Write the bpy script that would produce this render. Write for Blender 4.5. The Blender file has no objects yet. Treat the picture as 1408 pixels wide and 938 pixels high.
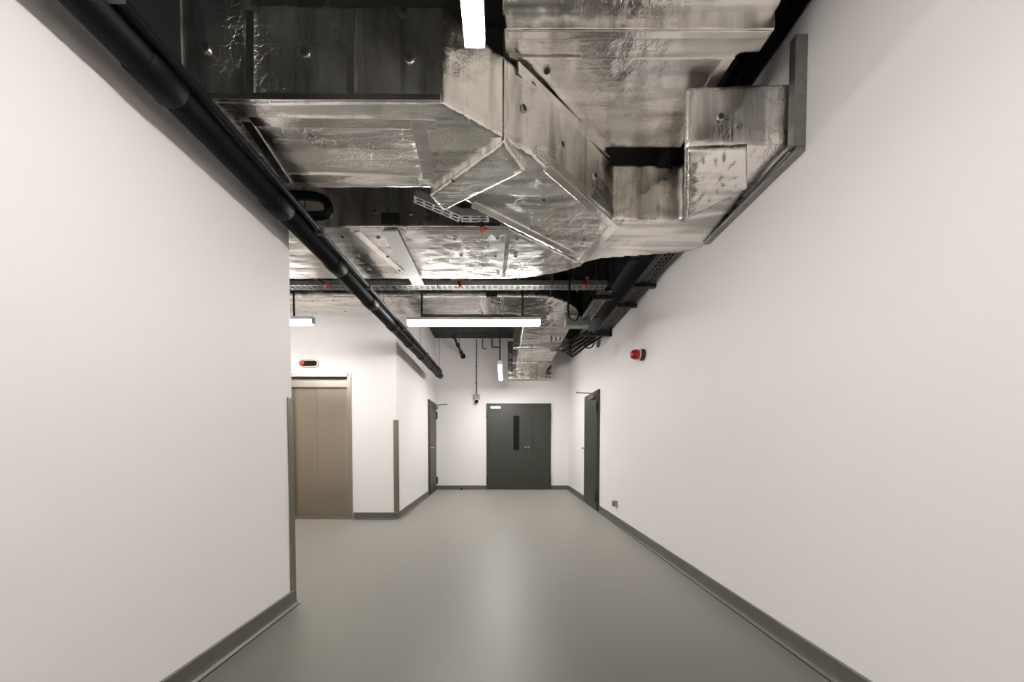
import bpy, bmesh, math, random
from mathutils import Vector, Matrix
random.seed(4)
sc = bpy.context.scene
C = sc.collection
PI = math.pi

# ---------------------------------------------------------------- camera
F = 470.0; TH = math.radians(1.6); H = 1.1
PY0 = 611 + F * math.tan(TH)
cd = bpy.data.cameras.new('camera'); cam = bpy.data.objects.new('camera', cd); C.objects.link(cam)
cam.location = (0, 0, H); cam.rotation_euler = (PI/2 - TH, 0, 0)
cd.sensor_width = 36; cd.lens = F / 1408 * 36
cd.shift_x = 10 / 1408; cd.shift_y = (PY0 - 469) / 1408
cd.clip_start = 0.02
sc.camera = cam

def U(px, py, z=None, d=None, x=None):
    """measured photo point -> point of the place at a known height, depth or width"""
    u = (px - 694) / F; v = (PY0 - py) / F
    D = Vector((u, math.cos(TH) + v * math.sin(TH), -math.sin(TH) + v * math.cos(TH)))
    t = (z - H) / D.z if z is not None else d / D.y if d is not None else x / D.x
    return Vector((0, 0, H)) + D * t

# ---------------------------------------------------------------- materials
def mat(name, col, rough=.5, metal=0, bump=0, bscale=30, spec=.5, var=0, vscale=3, coat=0, stretch=(1,1,1)):
    m = bpy.data.materials.new(name); m.use_nodes = True
    nt = m.node_tree; b = nt.nodes['Principled BSDF']
    b.inputs['Base Color'].default_value = (*col, 1); b.inputs['Roughness'].default_value = rough
    b.inputs['Metallic'].default_value = metal; b.inputs['Specular IOR Level'].default_value = spec
    b.inputs['Coat Weight'].default_value = coat
    tc = nt.nodes.new('ShaderNodeTexCoord'); mp = nt.nodes.new('ShaderNodeMapping')
    mp.inputs['Scale'].default_value = stretch
    nt.links.new(tc.outputs['Object'], mp.inputs['Vector'])
    if var:
        n = nt.nodes.new('ShaderNodeTexNoise'); n.inputs['Scale'].default_value = vscale; n.inputs['Detail'].default_value = 5
        nt.links.new(mp.outputs[0], n.inputs['Vector'])
        r = nt.nodes.new('ShaderNodeValToRGB')
        r.color_ramp.elements[0].position = .3; r.color_ramp.elements[1].position = .7
        r.color_ramp.elements[0].color = (*[c * (1 - var) for c in col], 1)
        r.color_ramp.elements[1].color = (*[min(1, c * (1 + var)) for c in col], 1)
        nt.links.new(n.outputs['Fac'], r.inputs[0]); nt.links.new(r.outputs[0], b.inputs['Base Color'])
    if bump:
        n = nt.nodes.new('ShaderNodeTexNoise'); n.inputs['Scale'].default_value = bscale; n.inputs['Detail'].default_value = 4
        nt.links.new(mp.outputs[0], n.inputs['Vector'])
        bp = nt.nodes.new('ShaderNodeBump'); bp.inputs['Strength'].default_value = bump; bp.inputs['Distance'].default_value = .01
        nt.links.new(n.outputs['Fac'], bp.inputs['Height']); nt.links.new(bp.outputs[0], b.inputs['Normal'])
    return m

def foil(name, col=(.84, .815, .77), rough=(.16, .34), wr=.6, dirt=.35, crack=.6, metal=1):
    """aluminium-faced insulation: brushed metal with fine crinkles; the streaks run down
    the sides and across the undersides"""
    m = bpy.data.materials.new(name); m.use_nodes = True
    nt = m.node_tree; L = nt.links; b = nt.nodes['Principled BSDF']; b.inputs['Metallic'].default_value = metal
    tc = nt.nodes.new('ShaderNodeTexCoord'); ge = nt.nodes.new('ShaderNodeNewGeometry')
    sx = nt.nodes.new('ShaderNodeSeparateXYZ'); L.new(ge.outputs['True Normal'], sx.inputs[0])
    ab = nt.nodes.new('ShaderNodeMath'); ab.operation = 'ABSOLUTE'; L.new(sx.outputs[2], ab.inputs[0])
    st_ = nt.nodes.new('ShaderNodeMath'); st_.operation = 'GREATER_THAN'; L.new(ab.outputs[0], st_.inputs[0]); st_.inputs[1].default_value = .7
    def noise(s, det, sc3=(1,1,1), dist=0):
        mp = nt.nodes.new('ShaderNodeMapping'); mp.inputs['Scale'].default_value = sc3
        L.new(tc.outputs['Object'], mp.inputs[0])
        n = nt.nodes.new('ShaderNodeTexNoise'); n.inputs['Scale'].default_value = s
        n.inputs['Detail'].default_value = det; n.inputs['Distortion'].default_value = dist
        L.new(mp.outputs[0], n.inputs['Vector']); return n
    def streak(s, det, dist):
        a = noise(s, det, (7, 7, .7), dist); c = noise(s, det, (.8, 7, 1), dist)
        mx = nt.nodes.new('ShaderNodeMix'); L.new(st_.outputs[0], mx.inputs[0]); L.new(a.outputs[0], mx.inputs[2]); L.new(c.outputs[0], mx.inputs[3]); return mx
    def ramp(n, a, bb, p0, p1):
        r = nt.nodes.new('ShaderNodeValToRGB'); r.color_ramp.elements[0].position = p0; r.color_ramp.elements[1].position = p1
        r.color_ramp.elements[0].color = (*a, 1); r.color_ramp.elements[1].color = (*bb, 1); L.new(n.outputs[0], r.inputs[0]); return r
    def mad(n, k, add=None):
        q = nt.nodes.new('ShaderNodeMath'); q.operation = 'MULTIPLY_ADD'; L.new(n.outputs[0], q.inputs[0]); q.inputs[1].default_value = k
        if add: L.new(add.outputs[0], q.inputs[2])
        else: q.inputs[2].default_value = 0
        return q
    r = ramp(streak(1.3, 9, .5), [c * (1 - dirt) for c in col], col, .36, .54)
    rr = ramp(noise(1.6, 4, (1, 1, 1), 1.0), (rough[0],)*3, (rough[1],)*3, .35, .65)
    L.new(r.outputs[0], b.inputs['Base Color']); L.new(rr.outputs[0], b.inputs['Roughness'])
    vo = nt.nodes.new('ShaderNodeTexVoronoi'); vo.feature = 'DISTANCE_TO_EDGE'; vo.inputs['Scale'].default_value = 14
    wn = noise(11, 4); ad = nt.nodes.new('ShaderNodeVectorMath'); ad.operation = 'MULTIPLY_ADD'
    L.new(wn.outputs['Color'], ad.inputs[0]); ad.inputs[1].default_value = (.22,)*3; L.new(tc.outputs['Object'], ad.inputs[2])
    L.new(ad.outputs[0], vo.inputs['Vector'])
    vr = ramp(vo, (1, 1, 1), (0, 0, 0), 0, .06); patch = ramp(noise(2.3, 3), (0, 0, 0), (1, 1, 1), .52, .75)
    cr = nt.nodes.new('ShaderNodeMath'); cr.operation = 'MULTIPLY'; L.new(vr.outputs[0], cr.inputs[0]); L.new(patch.outputs[0], cr.inputs[1])
    hsum = mad(streak(2.2, 6, .8), 1.1, mad(noise(38, 6, (1, 1, 1), .9), .40, mad(noise(10, 3), 1.0, mad(cr, crack))))
    bp = nt.nodes.new('ShaderNodeBump'); bp.inputs['Strength'].default_value = wr; bp.inputs['Distance'].default_value = .005
    L.new(hsum.outputs[0], bp.inputs['Height']); L.new(bp.outputs[0], b.inputs['Normal'])
    return m

def emit(name, col, s):
    m = bpy.data.materials.new(name); m.use_nodes = True
    b = m.node_tree.nodes['Principled BSDF']; b.inputs['Base Color'].default_value = (*([.8 * c for c in col] if s > 1 else [.15 * c for c in col]), 1)
    b.inputs['Roughness'].default_value = .8; b.inputs['Emission Color'].default_value = (*col, 1); b.inputs['Emission Strength'].default_value = s
    return m

M = dict(
    wall=mat('wall_paint', (.83, .79, .775), .55, bump=.04, bscale=220, spec=.25),
    floor=mat('floor_epoxy', (.016, .016, .008), .5, bump=.0, bscale=9, spec=.5, var=.05, vscale=1.5),
    skirt=mat('skirting_coved', (.105, .102, .085), .4, spec=.5),
    joint=mat('joint_sealant', (.02, .021, .018), .5),
    ceil=mat('ceiling_paint_dark', (.075, .075, .065), .85, bump=.1, bscale=20, spec=.1),
    door=mat('door_grey_green', (.040, .041, .032), .42, spec=.4),
    black=mat('black_rubber', (.003, .004, .005), .5, spec=.15, bump=.1, bscale=25),
    blackm=mat('black_paint', (.012, .013, .014), .5),
    steel=mat('brushed_steel', (.40, .35, .275), .27, 1, bump=.02, bscale=120, stretch=(1, 1, .03), var=.06, vscale=4),
    guard=mat('guard_steel', (.26, .24, .19), .38, 1),
    casing=mat('casing_steel', (.36, .33, .285), .36, 1),
    galv=mat('galvanised', (.27, .27, .25), .45, .85, bump=.1, bscale=60, var=.15, vscale=20),
    galvd=mat('galvanised_dark', (.16, .16, .155), .5, .7, var=.2, vscale=15),
    chrome=mat('chrome', (.75, .75, .73), .2, 1),
    alu=mat('closer_silver', (.8, .8, .78), .35, .6),
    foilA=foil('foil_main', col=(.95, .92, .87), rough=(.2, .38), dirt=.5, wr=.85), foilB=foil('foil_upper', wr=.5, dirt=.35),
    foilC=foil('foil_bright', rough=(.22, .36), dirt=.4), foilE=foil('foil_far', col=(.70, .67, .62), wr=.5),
    tape=foil('foil_tape', col=(.93, .90, .86), rough=(.14, .26), wr=.3, dirt=.12, crack=.1),
    pin=mat('pin_dark', (.05, .05, .048), .5, .5), pinrim=mat('pin_rim', (.6, .6, .58), .3, 1),
    white=mat('lamp_housing', (.75, .75, .74), .45), plastic=mat('grey_plastic', (.30, .29, .27), .45),
    lamp=emit('lamp_diffuser_side', (1, .985, .965), 26),
    glass=mat('dark_glass', (.003, .005, .004), .12, spec=.3),
    red=mat('red_lens', (.45, .006, .006), .18, spec=.7, coat=.5), orange=mat('orange_cap', (.75, .12, .03), .5),
    arrow=emit('arrow_led', (1, .10, .03), .75), display=mat('display_black', (.006, .006, .006), .6, spec=.15),
    white2=mat('white_ring', (.8, .74, .74), .4), pipeg=mat('conduit_grey', (.10, .095, .085), .5),
    beam=mat('ceiling_rib', (.05, .05, .046), .8),
)

_b = M['floor'].node_tree.nodes['Principled BSDF']
_b.inputs['IOR'].default_value = 1.7; _b.inputs['Coat Weight'].default_value = .5; _b.inputs['Coat Roughness'].default_value = .4; _b.inputs['Coat IOR'].default_value = 1.6; _b.inputs['Sheen Weight'].default_value = 1; _b.inputs['Sheen Roughness'].default_value = .45
_b.inputs['Sheen Tint'].default_value = (1, .97, .88, 1); _b.inputs['Specular Tint'].default_value = (1, .98, .90, 1)

# ---------------------------------------------------------------- helpers
def obj(name, bm, m, parent=None, smooth=False, bevel=0):
    me = bpy.data.meshes.new(name)
    bmesh.ops.recalc_face_normals(bm, faces=bm.faces[:])
    bm.to_mesh(me); bm.free()
    o = bpy.data.objects.new(name, me); C.objects.link(o)
    me.materials.append(M[m] if isinstance(m, str) else m)
    if parent: o.parent = parent
    if smooth:
        for p in me.polygons: p.use_smooth = True
    if bevel:
        b = o.modifiers.new('b', 'BEVEL'); b.width = bevel; b.segments = 2; b.limit_method = 'ANGLE'
    return o
def box(bm, lo, hi, mx=None):
    vs = [bm.verts.new((x, y, z)) for x in (lo[0], hi[0]) for y in (lo[1], hi[1]) for z in (lo[2], hi[2])]
    for f in ((0,1,3,2),(4,6,7,5),(0,4,5,1),(2,3,7,6),(0,2,6,4),(1,5,7,3)): bm.faces.new([vs[i] for i in f])
    if mx is not None:
        for v in vs: v.co = mx @ v.co
    return bm
def B(*boxes, mx=None):
    bm = bmesh.new()
    for lo, hi in boxes: box(bm, lo, hi, mx)
    return bm
def tube(bm, pts, r, n=12):
    pts = [Vector(p) for p in pts]; rings = []
    up = Vector((0, 0, 1))
    for i, p in enumerate(pts):
        t = ((pts[min(i+1, len(pts)-1)] - pts[i]).normalized() + (pts[i] - pts[max(i-1, 0)]).normalized()).normalized()
        a = t.cross(up) if abs(t.z) < .95 else t.cross(Vector((0, 1, 0)))
        a.normalize(); b2 = t.cross(a).normalized()
        if rings:   # keep the frame steady round bends
            pa = prev; a = (pa - t * pa.dot(t)).normalized(); b2 = t.cross(a).normalized()
        prev = a
        rr = r[i] if isinstance(r, (list, tuple)) else r
        rings.append([bm.verts.new(p + rr * (a * math.cos(2*PI*k/n) + b2 * math.sin(2*PI*k/n))) for k in range(n)])
    for q in range(len(rings)-1):
        for k in range(n): bm.faces.new((rings[q][k], rings[q][(k+1) % n], rings[q+1][(k+1) % n], rings[q+1][k]))
    bm.faces.new(rings[0][::-1]); bm.faces.new(rings[-1])
    return bm
def T(pts, r, n=12): return tube(bmesh.new(), pts, r, n)
def prism(bm, pts, top):
    """pts: (x, y, zbottom) round the plan; top: one z or a list"""
    tp = top if isinstance(top, list) else [top] * len(pts)
    a = [bm.verts.new(p) for p in pts]; b = [bm.verts.new((p[0], p[1], t)) for p, t in zip(pts, tp)]
    n = len(pts)
    bm.faces.new(a[::-1]); bm.faces.new(b)
    for i in range(n): bm.faces.new((a[i], a[(i+1) % n], b[(i+1) % n], b[i]))
    return bm
def tri(bm): bm.normal_update(); bmesh.ops.triangulate(bm, faces=bm.faces[:], ngon_method='EAR_CLIP'); return bm
def smoothcurve(pts, n=6):
    pts = [Vector(p) for p in pts]; out = []
    for i in range(len(pts)-1):
        p0, p1, p2, p3 = pts[max(i-1,0)], pts[i], pts[i+1], pts[min(i+2,len(pts)-1)]
        for k in range(n):
            t = k / n
            out.append(.5*((2*p1)+(-p0+p2)*t+(2*p0-5*p1+4*p2-p3)*t*t+(-p0+3*p1-3*p2+p3)*t**3))
    return out + [pts[-1]]
def setp(o, label=None, cat=None, group=None, kind=None):
    for k, v in (('label', label), ('category', cat), ('group', group), ('kind', kind)):
        if v: o[k] = v
    return o
def empty(name, loc, label=None, cat=None, group=None, kind=None, rot=0):
    o = bpy.data.objects.new(name, None); C.objects.link(o); o.location = loc; o.rotation_euler = (0, 0, rot); o.empty_display_size = .1
    return setp(o, label, cat, group, kind)
def shift(bm, v):
    bmesh.ops.translate(bm, verts=bm.verts[:], vec=v); return bm
def struct(name, bm, m, **k): return setp(obj(name, bm, m, **k), kind='structure')

# ---------------------------------------------------------------- the room
XL, XR, ZC = -1.45, 1.545, 3.64
YL = 2.335                        # where the left corridor wall ends
CX, CY = -1.566, 4.985            # corner of the lift wall
BX, BY = -1.672, 8.27             # back left corner
RY = -4.2                         # wall behind
struct('floor', B(((-4.4, RY-.1, -.1), (2.0, BY+.2, 0))), 'floor')
struct('ceiling', B(((-4.4, RY-.1, ZC), (2.0, BY+.2, ZC+.12))), 'ceil')
struct('wall_right', B(((XR, RY-.1, 0), (XR+.15, BY+.2, ZC))), 'wall')
struct('wall_left', B(((-1.75, RY-.1, 0), (XL, YL, ZC))), 'wall')
struct('wall_lobby_front', B(((-4.4, YL-.3, 0), (-1.75, YL, ZC))), 'wall')
struct('wall_lobby_left', B(((-4.4, YL, 0), (-4.2, CY, ZC))), 'wall')
struct('wall_back', B(((BX-.2, BY, 0), (XR, BY+.15, ZC))), 'wall')
struct('wall_rear', B(((XL, RY-.1, 0), (XR, RY, ZC))), 'wall')
# lift wall with its opening, and the slightly splayed passage wall
OX1 = U(481, 600, d=CY).x; OX0 = OX1 - .98; OZ = U(480, 515, d=CY).z
struct('wall_lift', B(((-4.4, CY, 0), (OX0, CY+.25, ZC))), 'wall')
struct('wall_lift_lintel', B(((OX0, CY, OZ), (OX1, CY+.25, ZC))), 'wall')
struct('wall_lift_pier', B(((OX1, CY, 0), (CX-.001, CY+.25, ZC))), 'wall')
struct('wall_lift_rear', B(((OX0-.1, CY+.25, 0), (OX1+.1, CY+.30, OZ+.1))), 'wall')
bm = bmesh.new()
prism(bm, [(CX, CY, 0), (BX, BY, 0), (BX-.2, BY, 0), (CX-.2, CY+.25, 0), (CX-.002, CY+.25, 0), (CX-.002, CY, 0)], ZC)
struct('wall_passage', bm, 'wall')

def skirting(name, p, q, side, seams=()):
    """coved skirting 0.1 m high from p to q, its face to the given side, with the dark floor joint"""
    p = Vector((*p, 0)); q = Vector((*q, 0)); d = q - p; L = d.length; ang = math.atan2(d.y, d.x)
    mx = Matrix.Translation(p) @ Matrix.Rotation(ang, 4, 'Z')
    prof = [(0, 0), (.030, 0), (.014, .012), (.010, .03), (.010, .098), (.006, .102), (0, .102)]
    bm = bmesh.new()
    A = [bm.verts.new(mx @ Vector((0, y * side, z))) for y, z in prof]; E2 = [bm.verts.new(mx @ Vector((L, y * side, z))) for y, z in prof]
    n = len(prof); bm.faces.new(A); bm.faces.new(E2[::-1])
    for i in range(n): bm.faces.new((A[i], A[(i+1) % n], E2[(i+1) % n], E2[i]))
    o = struct(name, bm, 'skirt')
    y0, y1 = sorted((side * .030, side * .038))
    j = obj('floor_joint', B(((0, y0, 0), (L, y1, .002)), mx=mx), 'joint', o)
    for s in seams:
        y0, y1 = sorted((side * .009, side * .0112))
        obj('seam', B(((s-.003, y0, .004), (s+.003, y1, .1)), mx=mx), 'joint', o)
    return o
D3y0, D3y1 = U(824, 703.7, x=XR).y, U(805, 690, x=XR).y
sy = U(872, 738, x=XR).y
skirting('baseboard_right', (XR, RY), (XR, D3y0 - .01), 1, seams=(sy - RY,))
skirting('baseboard_right_far', (XR, D3y1 + .01), (XR, BY), 1)
skirting('baseboard_left', (XL, RY), (XL, YL), -1)
skirting('baseboard_lobby_front', (-4.2, YL), (XL, YL), 1)
skirting('baseboard_lift', (OX1 + .045, CY), (CX, CY), -1)
skirting('baseboard_lobby', (-4.2, CY), (OX0 - .05, CY), -1)
D1x0, D1x1 = U(669, 673, d=BY).x, U(757, 673, d=BY).x
skirting('baseboard_back', (BX, BY), (D1x0, BY), -1)
skirting('baseboard_back_right', (D1x1, BY), (XR, BY), -1)
wdir = Vector((BX - CX, BY - CY, 0)); WL = wdir.length; wang = math.atan2(wdir.y, wdir.x)
def on_passage(px):          # distance along the passage wall of a photo column
    u = (px - 694) / F
    t = (u * CY - CX) / (wdir.x - u * wdir.y); return t * WL
s0, s1 = on_passage(588.6), on_passage(598.0)
wn = wdir.normalized()
pe = Vector((CX, CY, 0)) + wn * s0
skirting('baseboard_passage', (CX, CY), (pe.x, pe.y), -1)

# ceiling ribs (profiled deck)
rib = []
for k in range(15):
    y = -3.6 + k * .82
    rib.append(((-4.2 if 2.4 < y < CY-.1 else (-1.66 if y > CY else XL), y, ZC-.02), (XR, y+.05, ZC)))
struct('trim_1', B(*rib), 'beam')

# added black strips: upper-wall shade as colour, also darkening the foil reflections
struct('shade_strip_left', B(((XL, RY, 2.575), (XL+.02, 1.56, ZC-.001))), 'blackm')
struct('shade_strip_right', B(((XR-.012, RY, 3.34), (XR, BY, ZC-.001))), 'blackm')

# ---------------------------------------------------------------- doors
def handle(bm, x, z, y, s, out=.05, ln=.12):
    """lever handle on a door face at y (towards -y); s = direction of the lever"""
    tube(bm, [(x, y, z), (x, y-.012, z)], .024, 14)
    tube(bm, [(x, y-.01, z), (x, y-out, z), (x+s*.015, y-out-.008, z), (x+s*ln, y-out-.008, z)], .0095, 10)
    tube(bm, [(x, y, z-.09), (x, y-.01, z-.09)], .018, 14)
    return bm
def make_door(name, loc, rot, w, h, hinge, label_handle=True, glass=None, split=None, arm=True, closer_mat='alu', hx=None, armang=None, cx=None):
    """local x across the door, -y out of the wall, z up"""
    t = empty(name, loc, kind='structure', rot=rot)
    fw = .028
    obj('door_frame', B(((0, -.03, 0), (fw, .0, h)), ((w-fw, -.03, 0), (w, .0, h)), ((0, -.03, h-fw), (w, .0, h))), 'door', t, bevel=.003)
    sx = split if split else w - fw
    g = glass
    lf = bmesh.new(); y0, y1 = -.040, -.004; a, b2, zt = fw+.003, sx-.003, h-fw-.003
    if g:
        gx0, gx1, gz0, gz1 = g
        for q in (((a, y0, .008), (gx0, y1, zt)), ((gx1, y0, .008), (b2, y1, zt)), ((gx0, y0, .008), (gx1, y1, gz0)), ((gx0, y0, gz1), (gx1, y1, zt))): box(lf, *q)
    else: box(lf, (a, y0, .008), (b2, y1, zt))
    leaf = obj('door_leaf', lf, 'door', t)
    if g:
        fr = .022
        obj('glazing_frame', B(((gx0-fr, y0-.008, gz0-fr), (gx1+fr, y0, gz0)), ((gx0-fr, y0-.008, gz1), (gx1+fr, y0, gz1+fr)),
                               ((gx0-fr, y0-.008, gz0), (gx0, y0, gz1)), ((gx1, y0-.008, gz0), (gx1+fr, y0, gz1))), 'door', leaf, bevel=.002)
        obj('glass_pane', B(((gx0, -.024, gz0), (gx1, -.018, gz1))), 'glass', leaf)
    if split:
        obj('door_leaf', B(((sx+.003, y0, .008), (w-fw-.003, y1, zt))), 'door', t, bevel=.002)
        obj('leaf_gap', B(((sx-.026, y0-.001, .01), (sx-.016, y0+.002, zt))), 'joint', t)
        obj('cover_strip', B(((sx-.016, y0-.008, .01), (sx+.016, y0, zt))), 'door', leaf, bevel=.002)
    hs = 1 if hinge == 'left' else -1
    hxx = hx if hx else (sx - .09 if hinge == 'left' else fw + .09)
    obj('door_handle', handle(bmesh.new(), hxx, 1.03, y0, -hs), 'chrome', leaf, smooth=True)
    for e in ([0, w] if split else [0 if hinge == 'left' else w]):
        s = 1 if e == 0 else -1
        for z in (.24, h - .28):
            bm = B(((e + s*.01 - .0, -.052, z-.08), (e + s*.035, -.04, z+.08))) if s > 0 else B(((e-.035, -.052, z-.08), (e-.01, -.04, z+.08)))
            tube(bm, [(e + s*.014, -.056, z-.085), (e + s*.014, -.056, z+.085)], .013, 10)
            obj('hinge', bm, 'blackm', t, smooth=False)
    cxx = cx if cx else (.10 if hinge == 'left' else w-.10-.24)
    cl = obj('door_closer', B(((cxx, y0-.055, h-.135), (cxx+.24, y0-.001, h-.075))), closer_mat, leaf, bevel=.006)
    if arm:
        px = cxx + .07 if hinge == 'left' else cxx + .17
        bm = tube(bmesh.new(), [(px, y0-.03, h-.08), (px, y0-.03, h-.045)], .016, 10)
        if armang is None:
            tube(bm, [(px, y0-.03, h-.055), (px+.05, y0-.05, h-.05), (px+.02, -.03, h-.015)], .009, 8)
        else:
            e = Vector((px, y0-.03, h-.05)) + Vector((armang[0], armang[1], armang[2]))
            tube(bm, [(px, y0-.03, h-.05), e], .010, 8)
            tube(bm, [e + Vector((0, 0, -.012)), e + Vector((0, 0, .012))], .016, 8)
        obj('closer_arm', bm, 'blackm' if armang is None else 'galvd', cl, smooth=False)
    return t
# far double door
h1 = U(710, 555, d=BY).z
gx0, gx1 = U(706, 600, d=BY).x - D1x0, U(714, 600, d=BY).x - D1x0
make_door('door_1', (D1x0, BY, 0), 0, D1x1-D1x0, h1, 'left', glass=(gx0, gx1, U(700, 619, d=BY).z, U(700, 572, d=BY).z),
          split=U(731.6, 600, d=BY).x - D1x0, cx=.105)
# right-hand door: local x runs from the far jamb towards the camera
h3 = U(826, 534.5, x=XR).z
w3 = D3y1 - D3y0
make_door('door_2', (XR, D3y1, 0), -PI/2, w3, h3, 'right', armang=(-.02, -.26, .02), closer_mat='galvd', hx=.06)
# door on the passage wall
h2 = U(588.6, 549, d=(Vector((CX, CY, 0)) + wn * s0).y).z
make_door('door_3', tuple(pe), wang + 0.0, min(s1 - s0, WL - s0 - .05), h2, 'right', armang=(.0, -.24, .02), closer_mat='galvd', hx=.09)

# ---------------------------------------------------------------- lift
t = empty('elevator_entrance', (0, CY, 0), 'stainless steel lift entrance with closed two-panel sliding doors', 'elevator')
cw = .045
obj('casing', B(((OX1-cw*.6, -.012, 0), (OX1+cw*.7, .12, OZ+.02)), ((OX0-cw*.7, -.012, 0), (OX0+cw*.6, .12, OZ+.02)), ((OX0, -.012, OZ-.035), (OX1, .12, OZ+.02))), 'casing', t, bevel=.003)
zt = U(440, 533, d=CY+.1).z; zm = U(440, 521, d=CY+.1).z
obj('transom', B(((OX0+.03, .075, zt), (OX1-.03, .12, zm)), ), 'casing', t, bevel=.002)
obj('header_track', B(((OX0+.03, .12, zm-.02), (OX1-.03, .16, OZ-.03))), 'blackm', t)
sp = U(436.5, 600, d=CY+.14).x
obj('door_panel', B(((OX0+.03, .14, .02), (sp-.005, .17, zt+.01))), 'steel', t)
obj('door_panel', B(((sp+.005, .125, .02), (OX1-.03, .155, zt+.01))), 'steel', t)
obj('panel_gap', B(((sp-.006, .150, .02), (sp+.006, .18, zt+.01))), 'joint', t)
obj('sill', B(((OX0+.03, .0, 0), (OX1-.03, .2, .02))), 'casing', t)
# floor indicator
p0, p1 = U(411, 500, d=CY), U(438.5, 500, d=CY); zc = p0.z; hw = (p1.x-p0.x)/2; hh = .058
t = empty('floor_indicator', ((p0.x+p1.x)/2, CY, zc), 'black oval lift indicator with a red down arrow above the lift door', 'indicator')
def pill(hw, hh, y0, y1):
    bm = bmesh.new(); pts = []
    for k in range(25):
        a = -PI/2 + PI*k/24; pts.append((hw-hh + hh*math.cos(a), hh*math.sin(a)))
    for k in range(25):
        a = PI/2 + PI*k/24; pts.append((-(hw-hh) + hh*math.cos(a), hh*math.sin(a)))
    A = [bm.verts.new((x, y0, z)) for x, z in pts]; Bv = [bm.verts.new((x, y1, z)) for x, z in pts]
    bm.faces.new(A); bm.faces.new(Bv[::-1]); n = len(pts)
    for i in range(n): bm.faces.new((A[i], A[(i+1) % n], Bv[(i+1) % n], Bv[i]))
    return bm
obj('rim', pill(hw, hh, -.018, 0), 'guard', t, bevel=.003)
obj('display', pill(hw-.02, hh-.018, -.021, -.016), 'display', t)
bm = bmesh.new(); ax = -hw+.058
pts = [(ax, -.036), (ax-.032, .008), (ax-.03, .026), (ax-.012, .032), (ax, .024), (ax+.012, .032), (ax+.03, .026), (ax+.032, .008)]
A = [bm.verts.new((x, -.024, z)) for x, z in pts]; Bv = [bm.verts.new((x, -.020, z)) for x, z in pts]
bm.faces.new(A); bm.faces.new(Bv[::-1])
for i in range(8): bm.faces.new((A[i], A[(i+1) % 8], Bv[(i+1) % 8], Bv[i]))
obj('down_arrow', bm, 'arrow', t)

# corner guards
def guard(x, y, sx, sy, z0, z1, w, label):
    """angle wrapped over an outer corner at x, y; legs run along -x*sx and +y*sy"""
    bm = B(((min(x, x-sx*w), min(y-sy*.0, y-sy*.006), z0), (max(x, x-sx*w), max(y, y-sy*.006), z1)))
    box(bm, (min(x, x+sx*.006), min(y-sy*.006, y+sy*w), z0), (max(x, x+sx*.006), max(y-sy*.006, y+sy*w), z1))
    o = empty('corner_guard', (x, y, z0), label, 'corner guard', 'steel guards on wall corners')
    shift(bm, (-x, -y, -z0))
    obj('angle', bm, 'guard', o)
    for zz in (.05, .1, z1-z0-.05):
        obj('screw', T([(-sx*w*.5, -sy*.006, zz), (-sx*w*.5, -sy*.008, zz)], .004, 8), 'blackm', o)
guard(XL, YL, 1, -1, .105, U(398, 548, d=YL).z, .05, 'tall steel corner guard on the near end of the left white wall')
guard(CX, CY, 1, 1, .105, U(544, 577.5, d=CY).z, .055, 'steel corner guard on the white corner right of the lift')

# ---------------------------------------------------------------- small fittings on the walls
p = U(885, 487.5, x=XR)
t = empty('alarm_beacon', (XR, p.y, p.z), 'red domed alarm beacon high on the right wall', 'alarm beacon')
obj('mounting_base', T([(0, 0, -.004), (-.03, 0, -.004), (-.045, 0, -.004)], [.064, .064, .056], 24), mat('beacon_base', (.06, .008, .006), .4), t, smooth=False)
obj('ring', T([(-.045, 0, 0), (-.062, 0, 0)], .060, 24), 'white2', t)
obj('lens', T([(-.062, 0, 0), (-.10, 0, 0), (-.125, 0, 0), (-.142, 0, 0), (-.15, 0, 0)], [.056, .055, .047, .03, .008], 24), 'red', t, smooth=True)
p = U(848, 692.5, x=XR)
t = empty('wall_socket', (XR, p.y, p.z), 'small grey surface-mounted socket low on the right wall', 'socket')
obj('back_box', B(((-.045, -.04, -.042), (0, .04, .042))), 'plastic', t, bevel=.006)
obj('flap_cover', B(((-.06, -.033, -.035), (-.045, .033, .03))), mat('socket_flap', (.16, .155, .15), .4), t, bevel=.006)
obj('hinge_pin', T([(-.052, -.03, .034), (-.052, .03, .034)], .005, 8), 'plastic', t)

cp = U(655.5, 547, d=BY)
t = empty('security_camera', (cp.x, BY, cp.z), 'round white security camera under its box on the back wall', 'camera')
obj('junction_box', B(((-.075, -.05, -.05+.0), (.075, 0, .075))), 'plastic', t, bevel=.006)
obj('camera_body', T([(0, -.03, -.105), (0, -.07, -.105), (0, -.09, -.105)], [.068, .066, .05], 24), 'white', t)
obj('lens', T([(.004, -.09, -.10), (.004, -.12, -.10), (.004, -.128, -.10)], [.045, .04, .01], 20), 'display', t, smooth=True)
top = U(656, 468, d=BY)
bm = T([(cp.x, BY-.022, cp.z+.075), (cp.x, BY-.022, ZC-.03)], .013, 10)
o = setp(obj('conduit', bm, 'pipeg'), 'thin vertical conduit running up the back wall from the security camera', 'conduit')
for z in (cp.z+.35, cp.z+.75):
    obj('clip', B(((cp.x-.03, BY-.03, z-.012), (cp.x+.016, BY, z+.012))), 'pipeg', o)
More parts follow.
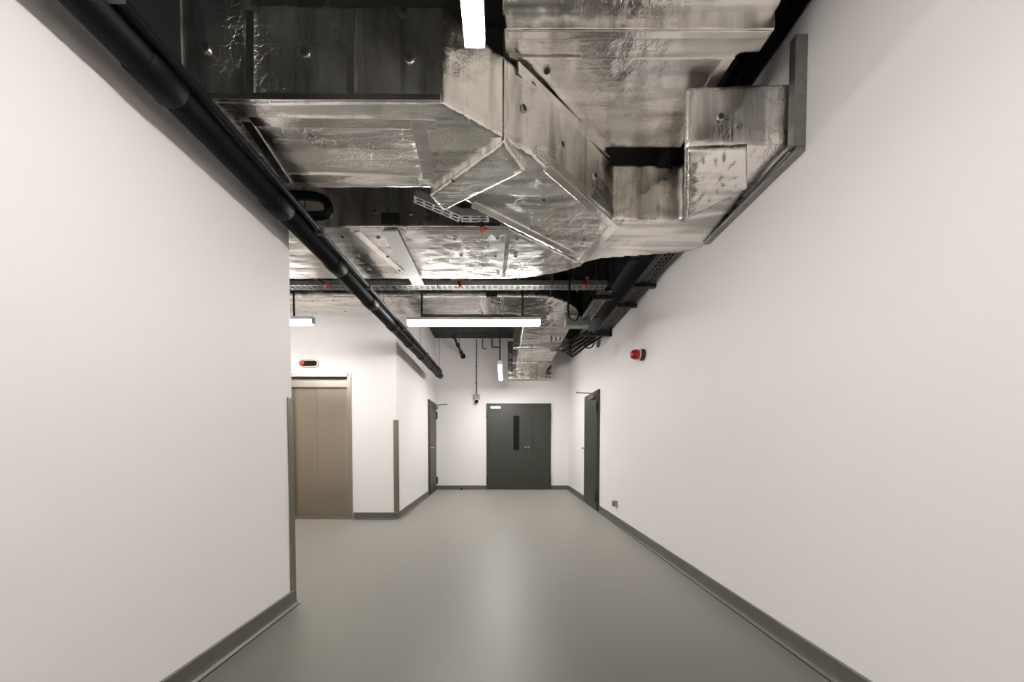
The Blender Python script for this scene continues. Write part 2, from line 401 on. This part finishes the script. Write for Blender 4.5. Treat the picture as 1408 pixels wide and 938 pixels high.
# drop bars with a foot, hanging from the ceiling near the back wall
for (xp, yb, foot, lab) in ((663.5, 479.5, 5.5, 'thin L-shaped drop pipe on the back wall, next to the camera conduit'),
                            (676.5, 477.5, 11, 'thicker L-shaped drop pipe on the back wall, beside the far lamp rod')):
    a = U(xp, yb, d=BY-.12); b2 = U(xp + foot, yb, d=BY-.12)
    bm = T([(a.x, BY-.12, ZC), (a.x, BY-.12, a.z+.03), (a.x+.01, BY-.12, a.z+.008), (a.x+.03, BY-.12, a.z), (b2.x, BY-.12, a.z)], .012 if foot < 8 else .019, 10)
    setp(obj('drop_pipe', bm, 'pipeg'), lab, 'pipe')
# small black pipe running into the back wall
yA, yB = U(618, 452, x=-1.0), U(634.5, 484, x=-1.0)
z0 = (yA.z + yB.z) / 2 
t = empty('sprinkler_pipe', (-1.0, 5.0, z0), 'slim black ceiling pipe with couplings running to the back wall', 'pipe')
obj('pipe_run', T([(0, -.2, 0), (0, BY-5.0, 0)], .026, 12), 'black', t, smooth=False)
for y in (.9, 1.7, 2.3, 2.85): obj('coupling', T([(0, y, 0), (0, y+.11, 0)], .042, 12), 'black', t)
for y in (1.3, 2.6): obj('hanger_rod', T([(0, y, 0), (0, y, ZC-z0)], .006, 6), 'galvd', t)
obj('wall_collar', T([(0, BY-5.03, 0), (0, BY-5.0, 0)], .06, 14), 'black', t)
# little door stop and the box of cables on the right
p = U(634, 674.5, z=0)
t = empty('door_stop', (p.x, BY-.05, 0), 'small black door stop on the floor by the back wall', 'door stop')
obj('post', T([(0, 0, 0), (0, 0, .03)], [.028, .022], 14), 'black', t)
obj('rubber_cap', T([(0, 0, .03), (0, 0, .042)], [.03, .024], 14), 'black', t)

# ---------------------------------------------------------------- lamps
def lamp(x, y, z, L, along, label, rods=(.18, .82), power=130, side=24):
    t = empty('linear_lamp', (x, y, z), label, 'lamp', 'slim suspended linear lamps', rot=0 if along == 'x' else PI/2)
    obj('diffuser', B(((0, -.034, 0), (L, .034, .048))), emit('lamp_side', (1, .985, .965), side), t, bevel=.008)
    obj('lens', B(((.004, -.030, -.004), (L-.004, .030, .001))), emit('lamp_lens', (1, .985, .965), power), t, bevel=.001)
    obj('housing', B(((-.004, -.036, .048), (L+.004, .036, .078)), ((-.010, -.036, 0), (-.001, .036, .078)), ((L+.001, -.036, 0), (L+.010, .036, .078))), 'white', t, bevel=.003)
    for r in rods:
        obj('suspension_rod', T([(L*r, 0, .078), (L*r, 0, ZC-z)], .011 if along == 'x' else .014, 8), 'blackm', t)
    return t
ZL = 2.48
x0, x1 = U(561, 447, z=ZL), U(742, 447, z=ZL)
r0 = (U(580, 420, d=x0.y).x - x0.x) / (x1.x-x0.x); r1 = (U(718.5, 410, d=x0.y).x - x0.x) / (x1.x-x0.x)
lamp(x0.x, x0.y, ZL, x1.x-x0.x, 'x', 'glowing linear lamp hung crosswise in mid-corridor before the back doors', (r0, r1), 100, 60)
e = U(430, 446, z=ZL)
lamp(e.x-1.5, e.y, ZL, 1.5, 'x', 'glowing linear lamp end peeking past the left wall before the lift', (.15, (U(404, 410, d=e.y).x-e.x+1.5)/1.5), 110)
a, b2 = U(686, 502, z=ZL), U(692, 523, z=ZL)
lamp(-.085, a.y, ZL, b2.y-a.y, 'y', 'short-looking glowing lamp hung lengthwise before the back wall', (.04,), 200)
e = U(652, 63, z=ZL)
lamp(-.104, e.y-1.5, ZL, 1.5, 'y', 'bright nearest lamp hung lengthwise at the top of the view', (.3, .75), 85, 52)
lamp(-.104, -3.4, ZL, 1.5, 'y', 'lengthwise lamp hanging in the corridor behind the viewer', (.2, .8), 85, 52)

# ---------------------------------------------------------------- foil-wrapped ducts
def cloud(name, s):
    tx = bpy.data.textures.new(name, 'CLOUDS'); tx.noise_scale = s; tx.noise_depth = 3; return tx
cl1, cl2 = cloud('swell', .28), cloud('crease', .07)
def puffy(o, vox=.016, s1=.007, s2=.005):
    r = o.modifiers.new('r', 'REMESH'); r.mode = 'VOXEL'; r.voxel_size = vox; r.use_smooth_shade = True
    for tx, s in ((cl1, s1), (cl2, s2)):
        d = o.modifiers.new('d', 'DISPLACE'); d.texture = tx; d.texture_coords = 'GLOBAL'; d.strength = s; d.mid_level = .5
    return o
def pin(parent, p, n, r=.020):
    p = Vector(p) - parent.location; n = Vector(n).normalized()
    o = obj('fixing_pin', T([p - n*.004, p + n*.005, p + n*.006], [r, r, r*.8], 16), 'pinrim', parent)
    obj('pin_cap', T([p + n*.005, p + n*.0075], r*.74, 16), 'pin', o)
LIFT = [0]
def strip(bm, p, q, w, n, th=.002, lift=.004):
    """flat tape from p to q lying on a surface of normal n"""
    LIFT[0] = (LIFT[0] + 1) % 4; lift = lift + .0012 * LIFT[0]
    p, q, n = Vector(p), Vector(q), Vector(n).normalized(); s = (q-p).normalized().cross(n).normalized() * w/2
    vs = [bm.verts.new(c + n*h) for h in (lift-.01, lift+th) for c in (p-s, p+s, q+s, q-s)]
    for f in ((0,3,2,1),(4,5,6,7),(0,1,5,4),(1,2,6,5),(2,3,7,6),(3,0,4,7)): bm.faces.new([vs[i] for i in f])
    return bm
DOWN = (0, 0, -1)

# --- the big crosswise duct with the diagonal middle
ZA = 2.62; ZT = 3.0; dA = U(610, 142, z=ZA).y
PA = lambda px, py, z=ZA: tuple(U(px, py, z=z)[:2]) + (z,)
plan = [(XL+.012, dA, ZA), (U(610,142,z=ZA).x, dA, ZA), PA(690,187), PA(730,212), PA(841,302), PA(941,305), PA(941,201,2.685), (XR-.02, U(1081,198,z=2.685).y, 2.685),
        (XR-.02, 2.68, ZA), PA(940,347), PA(825,356), PA(800,362), PA(700,312), PA(640,277), PA(585,258), (XL+.012, U(585,258,z=ZA).y, ZA)]
tops = [U(345, 8, d=dA).z]*2 + [3.0]*14
t = empty('ventilation_duct', (0, 1.57, ZA), 'big foil-wrapped duct crossing overhead with a kinked diagonal middle', 'duct')
bm = prism(bmesh.new(), plan, tops); tri(bm)
# the riser at the left end
rx = U(345, 8, d=dA).x
box(bm, (XL+.012, dA, 2.9), (rx, dA+.46, 3.50))
shift(bm, -t.location)
puffy(obj('duct_body', bm, 'foilA', t))
# raised band round the diagonal joint
q = [Vector(PA(590,262)), Vector(PA(690,190)), Vector(PA(719,229)), Vector(PA(610,284))]
q = [q[0], q[1] + Vector((.012, -.018, 0)), q[2] + Vector((.018, -.008, 0)), q[3]]
bm = prism(bmesh.new(), [(v.x, v.y, ZA-.035) for v in q], 3.0); shift(bm, -t.location)
puffy(obj('joint_band', bm, 'foilA', t), .012, .004, .004)
# seams and tape
bm = bmesh.new()
strip(bm, U(338, 165, z=ZA), U(395, 250, z=ZA), .05, DOWN)
strip(bm, U(345, 165, z=ZA), U(600, 170, z=ZA), .05, DOWN)
strip(bm, U(575, 165, z=ZA), U(590, 245, z=ZA), .07, DOWN)
strip(bm, U(400, 244, z=ZA), U(575, 247, z=ZA), .06, DOWN)
strip(bm, U(752, 230, z=ZA), U(845, 312, z=ZA), .05, DOWN)
strip(bm, U(650, 280, z=ZA), U(795, 352, z=ZA), .05, DOWN)
strip(bm, U(845, 308, z=ZA), U(800, 358, z=ZA), .07, DOWN)
shift(bm, -t.location); obj('foil_tape', bm, 'tape', t, bevel=.002)
bm = bmesh.new(); FR = (0, -1, 0)
for xx in (483, 345): strip(bm, U(xx, 16, d=dA), U(xx, 136, d=dA), .035, FR)
strip(bm, U(250, 134, d=dA), U(606, 136, d=dA), .03, FR)
shift(bm, -t.location); obj('foil_tape', bm, 'tape', t, bevel=.002)
for (x, y) in ((283, 66), (420, 72), (563, 80)): pin(t, U(x, y, d=dA), FR, .022)
pin(t, U(357, 216, z=ZA), DOWN); pin(t, U(748, 274, z=ZA), DOWN, .016); pin(t, U(801, 334, z=ZA), DOWN, .012); pin(t, U(623, 248, z=ZA-.035), DOWN, .012)
v1, v2 = Vector(PA(730, 212)), Vector(PA(841, 302)); sd = (v2-v1).normalized(); sn = Vector((sd.y, -sd.x, 0))
def on_diag(px, py):
    O = Vector((0, 0, H)); D = U(px, py, d=1) - O
    return O + D * ((v1 - O).dot(sn) / D.dot(sn))
for (x, y) in ((720, 149), (773, 199), (818, 242)): pin(t, on_diag(x, y), sn, .02)
pin(t, U(991, 161, d=U(1081, 198, z=2.685).y), FR, .02)
bm = bmesh.new(); strip(bm, on_diag(736, 208), on_diag(838, 290), .05, sn); strip(bm, on_diag(712, 92), on_diag(838, 212), .05, sn)
shift(bm, -t.location); obj('foil_tape', bm, 'tape', t, bevel=.002)
# crumpled patch on the underside at the right
def patch(corners, nu=26, nv=26, amp=.008):
    bm = bmesh.new(); g = []
    for j in range(nv+1):
        row = []
        for i in range(nu+1):
            u, v = i/nu, j/nv
            p = (corners[0]*(1-u)+corners[1]*u)*(1-v) + (corners[3]*(1-u)+corners[2]*u)*v
            e = min(u, 1-u, v, 1-v); a = math.atan2(v-.45, u-.5); rr = math.hypot(u-.5, v-.45)
            puff = .014 * min(1, e*7) - .010*math.exp(-(rr/.12)**2)
            p = p + Vector((0, 0, -.010 - puff - amp*min(1, e*8)*min(1, rr*4)*(math.sin(a*13+9*rr)+.5*math.sin(a*21+1-14*rr)+.5*math.sin(17*u+23*v))*.35))
            row.append(bm.verts.new(p))
        g.append(row)
    for j in range(nv):
        for i in range(nu): bm.faces.new((g[j][i], g[j][i+1], g[j+1][i+1], g[j+1][i]))
    up = bmesh.ops.extrude_face_region(bm, geom=bm.faces[:])
    for v in up['geom']:
        if isinstance(v, bmesh.types.BMVert): v.co.z += .03
    return bm
bm = patch([U(946, 206, z=2.672), U(1027, 203, z=2.672), U(1027, 257, z=ZA-.004), U(946, 299, z=ZA-.004)]); shift(bm, -t.location)
obj('crumpled_patch', bm, 'foilA', t, smooth=True)
# frame where it passes through the right wall
fy0 = U(1098, 208, x=XR).y; fz = U(1098, 208, x=XR).z; fz1 = U(1098, 65, x=XR).z
bm = B(((XR-.065, fy0-.045, fz-.01), (XR-.001, fy0-.005, fz1)), ((XR-.05, fy0-.045, fz-.035), (XR-.001, 2.62, fz-.012)))
shift(bm, -t.location); obj('wall_frame', bm, 'galv', t, bevel=.004)
# hidden hanger rods keep it up
for (x, y) in ((-.9, 1.8), (.35, 2.25), (1.2, 2.55)):
    obj('hanger_rod', shift(T([(x, y, 2.98), (x, y, ZC)], .008, 8), -t.location), 'galvd', t)

# --- upper duct over it, running lengthwise
ZB = 3.045
f0 = U(690, 40, z=ZB); f1 = U(1066, 40, z=ZB); f2 = U(1046, 75, z=ZB); f3 = U(938, 204, z=ZB)
fx = U(1015, 75, z=ZB).x
t = empty('ventilation_duct', (0, f0.y, ZB), 'wide foil duct at the upper right, above the diagonal duct', 'duct')
bm = B(((f0.x, f2.y-.02, ZB), (fx, f3.y, 3.5)), ((f0.x, f0.y, ZB), (f1.x, f2.y, 3.5))); shift(bm, -t.location)
puffy(obj('duct_body', bm, 'foilB', t), .016, .008, .004)
zz = U(800, 13, d=f0.y).z
bm = bmesh.new(); box(bm, (f0.x, f0.y-.03, zz-.012), (f1.x, f0.y+.02, zz+.012)); box(bm, (f0.x, f0.y-.06, zz), (f1.x, f0.y+.02, 3.5)); box(bm, (f0.x+.02, -2.6, zz+.02), (f1.x-.05, f0.y, 3.5))  # last box: duct carried on unseen over the viewer to shade the upper walls
shift(bm, -t.location); puffy(obj('flange_bead', bm, 'foilB', t), .01, .004, .008)
bm = bmesh.new(); strip(bm, U(700, 78, z=ZB), U(1010, 79, z=ZB), .012, DOWN); strip(bm, U(700, 46, z=ZB), U(1055, 46, z=ZB), .03, DOWN)
strip(bm, U(1000, 80, z=ZB), U(930, 196, z=ZB), .06, DOWN)
shift(bm, -t.location); obj('foil_tape', bm, 'tape', t, bevel=.002)
pin(t, U(752, 96, z=ZB), DOWN, .022)
for (x, y) in ((.3, 1.9), (.9, 1.9)): obj('hanger_rod', shift(T([(x, y, 3.48), (x, y, ZC)], .008, 8), -t.location), 'galvd', t)

# --- second crosswise duct, bright underside
ZD = 2.645
c0 = U(500, 312, z=ZD).y; c1 = U(600, 384, z=ZD).y
PD = lambda px, py: tuple(U(px, py, z=ZD)[:2]) + (ZD,)
a12, a11, a10 = Vector(PA(640, 277)), Vector(PA(700, 312)), Vector(PA(800, 362))
k = (c0 - a12.y) / (a11.y - a12.y); xs = a12.x + (a11.x - a12.x) * k - .06
plan = [(-4.15, c0, ZD), (xs, c0, ZD), (a11.x-.03, a11.y+.05, ZD), (a10.x-.02, a10.y+.035, ZD), (a10.x+.03, a10.y+.045, ZD)] + \
       [PD(*q) for q in ((800, 366), (780, 372), (760, 377), (725, 382), (690, 384))] + [(-4.15, c1, ZD)]
t = empty('ventilation_duct', (-.8, c0, ZD), 'bright foil duct crossing behind the diagonal one, with rounded right end', 'duct')
bm = tri(prism(bmesh.new(), plan, 3.03)); shift(bm, -t.location)
puffy(obj('duct_body', bm, 'foilC', t), .018, .008, .005)
bm = bmesh.new()
for (xa, xb) in ((490, 560), (540, 572), (699, 693)): strip(bm, U(xa, 318, z=ZD), U(xb, 380, z=ZD), .06 if xa < 690 else .04, DOWN)
strip(bm, U(560, 318, z=ZD), U(700, 318, z=ZD), .05, DOWN)
shift(bm, -t.location); obj('foil_tape', bm, 'tape', t, bevel=.002)
bm = bmesh.new(); strip(bm, U(537, 293, d=c0), U(537, 309, d=c0), .13, FR); shift(bm, -t.location); obj('black_tape', bm, 'blackm', t)
for (x, y) in ((625, 328), (684, 327), (634, 351), (681, 352), (709, 352), (685, 375), (748, 356), (471, 325), (520, 326), (492, 353), (533, 352), (508, 371), (549, 371), (711, 328)):
    pin(t, U(x, y, z=ZD), DOWN, .016)
for (x, y) in ((515, 291), (565, 293)): pin(t, U(x, y, d=c0), FR, .016)
s0_, s1_ = U(541, 322, z=ZD-.03), U(572, 391, z=ZD-.03)
xm = (s0_.x + s1_.x) / 2
obj('support_strap', shift(B(((xm-.055, c0-.0, ZD-.034), (xm+.055, s1_.y, ZD-.018))), -t.location), 'alu', t, bevel=.002)
for x in (-2.8, -.8, .1): obj('hanger_rod', shift(T([(x, (c0+c1)/2, 3.0), (x, (c0+c1)/2, ZC)], .008, 8), -t.location), 'galvd', t)

# --- far duct: crosswise, then an elbow and lengthwise to the back wall
ZE = 2.85
e0 = U(600, 407.5, z=ZE).y; e1 = U(500, 433, z=ZE).y
PE = lambda px, py: tuple(U(px, py, z=ZE)[:2]) + (ZE,)
FX0, FX1 = .262, U(784, 453, z=ZE).x
t = empty('ventilation_duct', (0, e0, ZE), 'far foil duct that bends round and runs to the back wall', 'duct')
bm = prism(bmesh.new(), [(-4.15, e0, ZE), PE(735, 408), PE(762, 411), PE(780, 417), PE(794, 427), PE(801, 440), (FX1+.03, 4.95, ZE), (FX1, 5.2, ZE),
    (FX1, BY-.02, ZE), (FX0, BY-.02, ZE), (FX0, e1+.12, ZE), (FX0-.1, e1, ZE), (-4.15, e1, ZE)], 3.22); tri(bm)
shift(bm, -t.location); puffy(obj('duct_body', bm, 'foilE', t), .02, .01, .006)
for (yy, l, r) in ((479, 706, 775), (500, 705, 759)):
    a, b2 = U(l, yy, z=ZE-.02), U(r, yy, z=ZE-.02)
    bm = B(((a.x, a.y-.04, ZE-.03), (b2.x, a.y+.04, 3.26))); shift(bm, -t.location)
    puffy(obj('flange', bm, 'foilE', t), .012, .004, .006)
a, b2 = U(698, 522, d=BY-.2), U(759, 522, d=BY-.2)
bm = B(((a.x, BY-.24, a.z), (b2.x, BY-.002, 3.5))); shift(bm, -t.location)
puffy(obj('wall_collar', bm, 'foilE', t), .015, .004, .012)
for (x, y) in ((430, 413), (458, 413), (420, 428), (475, 428), (612, 413), (624, 422), (608, 427), (636, 427), (745, 413), (765, 428)): pin(t, U(x, y, z=ZE), DOWN, .014)
for (xa, xb, w_) in ((665, 672, .12), (690, 693, .03), (545, 565, .1)):
    obj('foil_tape', shift(strip(bmesh.new(), U(xa, 411, z=ZE), U(xb, 432, z=ZE), w_, DOWN), -t.location), 'tape', t, bevel=.002)
bm = bmesh.new(); strip(bm, U(676, 393, d=e0), U(676, 408, d=e0), .13, FR); shift(bm, -t.location); obj('black_tape', bm, 'blackm', t)
for (x, y) in ((-2.5, e0+.25), (-.5, e0+.25), (.6, 6.6)): obj('hanger_rod', shift(T([(x, y, 3.2), (x, y, ZC)], .008, 8), -t.location), 'galvd', t)

# ---------------------------------------------------------------- cable trays
def tray_mesh(L, w, h=.05):
    lip = .018 if w > .1 else .011
    """perforated tray along local x"""
    bm = bmesh.new(); th = .003
    for s in (-1, 1):
        y0, y1 = sorted((s*w/2, s*(w/2-th)))
        box(bm, (0, y0, 0), (L, y1, h)); y0, y1 = sorted((s*w/2, s*(w/2-lip))); box(bm, (0, y0, 0), (L, y1, th)); box(bm, (0, y0, h-th), (L, y1, h))
    n = 3 if w > .1 else 2; gw = (w-2*lip)/n
    for k in range(1, n): box(bm, (0, -w/2+lip+gw*k-.006, 0), (L, -w/2+lip+gw*k+.006, th))
    x = 0
    while x < L:
        box(bm, (x, -w/2+lip, 0), (min(L, x+.018), w/2-lip, th)); x += .06
    return bm
def tray(p, q, w, label, m='galv', brackets=(), group=None, rods=()):
    p, q = Vector(p), Vector(q); d = q - p
    t = empty('cable_tray', p, label, 'cable tray')
    rot = d.to_track_quat('X', 'Z').to_matrix().to_4x4()
    bm = tray_mesh(d.length, w); bmesh.ops.transform(bm, matrix=rot, verts=bm.verts[:]); obj('tray', bm, m, t)
    if w < .1: return t
    bm = bmesh.new()
    for k, r in enumerate((.012, .009, .007)):
        pts = [Vector((d.length*i/12, (-.25+k*.24)*w + .01*math.sin(i*1.7+k), .006+r)) for i in range(13)]
        tube(bm, [rot @ v for v in pts], r, 8)
    setp(obj('cables', bm, 'black', t), kind=None)
    for s in brackets:
        bm = B(((s-.02, -w/2-.05, -.042), (s+.02, w/2+.05, -.002))); bmesh.ops.transform(bm, matrix=rot, verts=bm.verts[:])
        br = obj('bracket', bm, 'blackm', t)
    for s in rods:
        for sd in (-1, 1):
            v = rot @ Vector((s, sd*(w/2+.02), 0)); obj('hanger_rod', T([(v.x, v.y, v.z-.045), (v.x, v.y, ZC-p.z)], .006, 6), 'galvd', t)
    return t
# crosswise one between the ducts
g0 = U(500, 392, z=2.77); g1 = U(838, 392, z=2.77)
yD = g0.y + .06
tray((-4.1, yD, 2.77), (g1.x-.02, yD, 2.77), .12, 'grey perforated tray crossing between the second and far ducts', 'galv', rods=(1.0, 3.4, 4.6))
# lengthwise, joined to its right end
gA = U(836, 395, z=2.77); gB = U(800, 452, z=2.77); gx = (gA.x + gB.x)/2
tray((gx, yD+.08, 2.77), (gx, gB.y-.12, 2.77), .13, 'pale lengthwise tray beyond the crosswise tray, left of the wall tray', 'galv', brackets=(.12,), rods=(.12,))
# along the right wall
hx = 1.44
tray((hx-.01, 2.80, 2.745), (hx-.01, U(826, 462, x=hx).y, 2.745), .13, 'grey perforated tray hugging the right wall', 'galvd', brackets=(.75, 1.25, 2.2), rods=())
# short one in the gap above the diagonal duct
ta, tb, tc = U(570, 275, z=2.80), U(632, 303, z=2.72), U(668, 303, z=2.72)
tb = U(632, 301, d=c0-.10); tc = U(672, 301, d=c0-.10); ta = U(569, 274, d=c0-.18)
t = tray(ta, tb, .07, 'short sloping white slotted rail between the two front ducts', 'alu', rods=(.02,))
t2 = tray(tb + Vector((.005, 0, 0)), tc, .07, 'short level white slotted rail behind the diagonal duct', 'alu')
# capped struts
def strut(p, q, label, g='black struts with orange end caps'):
    p, q = Vector(p), Vector(q); t = empty('support_strut', p, label, 'strut', g); d = q-p
    obj('channel', T([(0, 0, 0), d], .016, 4), 'blackm', t); n = d.normalized()
    obj('end_cap', T([-n*.012, n*.008], .020, 4), 'orange', t); obj('end_cap', T([d-n*.008, d+n*.012], .020, 4), 'orange', t)
strut(U(660, 300, d=c0-.055), U(664, 315, d=c0-.055), 'orange-capped strut hanging between the diagonal and bright ducts')
for (xa, ya, xb, yb, lab) in ((436, 384, 447, 393, 'orange-capped strut under the crosswise tray, left of the black pipe'),
                         (631, 386, 633, 395, 'orange-capped strut under the crosswise tray, above the mid lamp'),
                         (807, 383, 803, 393, 'orange-capped strut at the right end of the crosswise tray')):
    strut(U(xa, ya, d=yD-.078), U(xb, yb, d=yD-.078), lab)

# ---------------------------------------------------------------- the long black pipe on the left
PX, PZ, PY1 = -1.31, 2.49, 7.02
t = empty('insulated_pipe', (PX, 0, PZ), 'long thick black pipe slanting along the left wall in view', 'pipe')
obj('pipe_run', T([(0, RY, 0), (0, PY1-.06, 0), (0, PY1-.02, 0), (0, PY1, 0)], [.064, .064, .058, .04], 20), 'black', t, smooth=True)
for y in [-2.6, -1.4, -.2] + [.62 + .68*k for k in range(10)]:
    obj('joint_sleeve', T([(0, y-.05, 0), (0, y-.04, 0), (0, y+.08, 0), (0, y+.09, 0)], [.064, .071, .071, .064], 20), 'black', t, smooth=True)
for y in (2.28, 3.75, 5.36, 6.9): obj('hanger_rod', T([(0, y, .06), (0, y, ZC-PZ)], .004, 6), 'galvd', t)
t = empty('black_conduit', (-1.215, 0, 2.505), 'thin black conduit clipped beside the thick black pipe', 'conduit')
obj('conduit_run', T([(0, RY, 0), (0, 6.6, 0)], .017, 10), 'black', t, smooth=True)
for y in (1.1, 2.3, 3.1, 4.2, 5.4, 6.4): obj('clip', B(((-.05, y-.015, -.02), (.022, y+.015, .022))), 'galvd', t)

# dark pipes up under the ceiling
def dpipe(name, pts, r, label, cat='pipe', m='black'):
    p = Vector(pts[0]); o = obj(name, T([Vector(q)-p for q in pts], r, 14), m, smooth=True); o.location = p
    return setp(o, label, cat)
dpipe('ceiling_pipe', [(1.27, RY, 3.33), (1.27, 5.2, 3.33)], .075, 'thick black pipe under the ceiling by the right wall')
dpipe('ceiling_pipe', [(1.455, RY, 3.42), (1.455, 6.0, 3.42)], .045, 'thinner black pipe tucked against the top of the right wall')
dpipe('ceiling_pipe', [(-.55, RY, 3.3), (-.55, 1.2, 3.3), (-.55, 1.35, 3.32), (-.55, 1.42, 3.4), (-.55, 1.42, ZC)], .05, 'black pipe rising behind the big front duct face')
dpipe('ceiling_pipe', [(-.22, 1.45, 3.3), (-.22, 1.45, ZC)], .04, 'short black riser beside the nearest lamp')
bp = smoothcurve([U(385, 268, d=2.28), U(430, 270, d=2.28), U(448, 277, d=2.28), U(452, 292, d=2.28), U(440, 297, d=2.28), U(395, 296, d=2.28)])
dpipe('bent_pipe', bp, .028, 'bent black pipe in the gap behind the big duct')
cb = smoothcurve([U(783, 378, d=3.45), U(783, 400, d=3.42), U(781, 425, d=3.42), U(784, 438, d=3.5), U(792, 441, d=3.9), U(797, 430, d=4.0)])
cb = [Vector((cb[0].x, cb[0].y, ZC))] + cb
dpipe('hanging_cable', cb, .010, 'black cable drooping left of the lengthwise tray', 'cable')
t = empty('cable_trunking', (1.38, 2.86, 2.9), 'dark boxed trunking high along the right wall above the wall tray', 'trunking')
obj('trunk_body', B(((-.16, 0, 0), (.155, 3.5, .32))), 'blackm', t, bevel=.004)
for k in range(4): obj('cover_seam', B(((-.166, .5+k*.75, -.006), (-.06, .53+k*.75, .3))), 'black', t)
# grey box at the tray end, and loops of loose cable
p = U(797, 448, z=2.72)
t = empty('junction_box', (p.x, p.y, 2.70), 'pale grey steel box at the far end of the lengthwise tray', 'box')
obj('housing', B(((-.20, -.07, 0), (.12, .07, .10))), 'galv', t, bevel=.004)
obj('lid', B(((-.20, -.08, .0), (.12, -.07, .04))), 'galv', t, bevel=.002)
obj('bracket', B(((-.19, -.02, .1), (-.15, .02, .145))), 'galvd', t)
k0 = 4.6
lp = [Vector((1.30, 4.96, 2.69)), U(819, 458, d=k0)]
for k in range(27):
    a = PI*.35 - k*2*PI/13
    lp.append(U(809.5+8*math.cos(a)*(1-.01*k), 471+8.5*math.sin(-a)*(1-.005*k), d=k0-.002*k))
lp += [U(818, 465, d=k0-.05), U(821, 475, d=k0-.05), U(826, 473, d=k0-.05)]
dpipe('cable_loop', lp, .006, 'looped loose cable hanging under the tray ends by the right wall', 'cable')
p = U(824, 471, d=k0)
setp(obj('cable_connector', T([U(824, 467, d=k0-.05), U(822, 477, d=k0-.05)], .022, 10), mat('connector_brown', (.12, .05, .03), .5)), 'brown plug on the end of the looped cable', 'plug')
# bundle of black cables dropping into the far right corner
bm = bmesh.new()
for k in range(5):
    x = .80 + .07*k
    tube(bm, smoothcurve([(x+.35, 5.0+.05*k, 2.74), (x+.15, 5.1+.1*k, 2.66), (x, 5.4+.1*k, 2.62-.01*k), (x-.05, 5.8, 2.68), (x-.02, 6.2, 2.8)], 5), .018, 8)
for v in bm.verts: v.co.x += .06
setp(obj('cable_bundle', bm, 'black'), 'sagging bundle of black cables beyond the tray ends', 'cables')
for (x, y) in ((1.24, 4.98),):
    setp(obj('tray_bracket', B(((x-.14, y-.02, 2.66), (XR-.002, y+.02, 2.70)), ((XR-.04, y-.02, 2.66), (XR-.002, y+.02, 2.86))), 'blackm'), 'black bracket on the right wall under the wall tray end', 'bracket')

# ---------------------------------------------------------------- world and view
w = bpy.data.worlds.new('w'); sc.world = w; w.use_nodes = True
w.node_tree.nodes['Background'].inputs[0].default_value = (.02, .02, .02, 1)
vs = sc.view_settings; vs.view_transform = 'Standard'; vs.look = 'None'; vs.gamma = 1; vs.use_curve_mapping = False; vs.exposure = 0
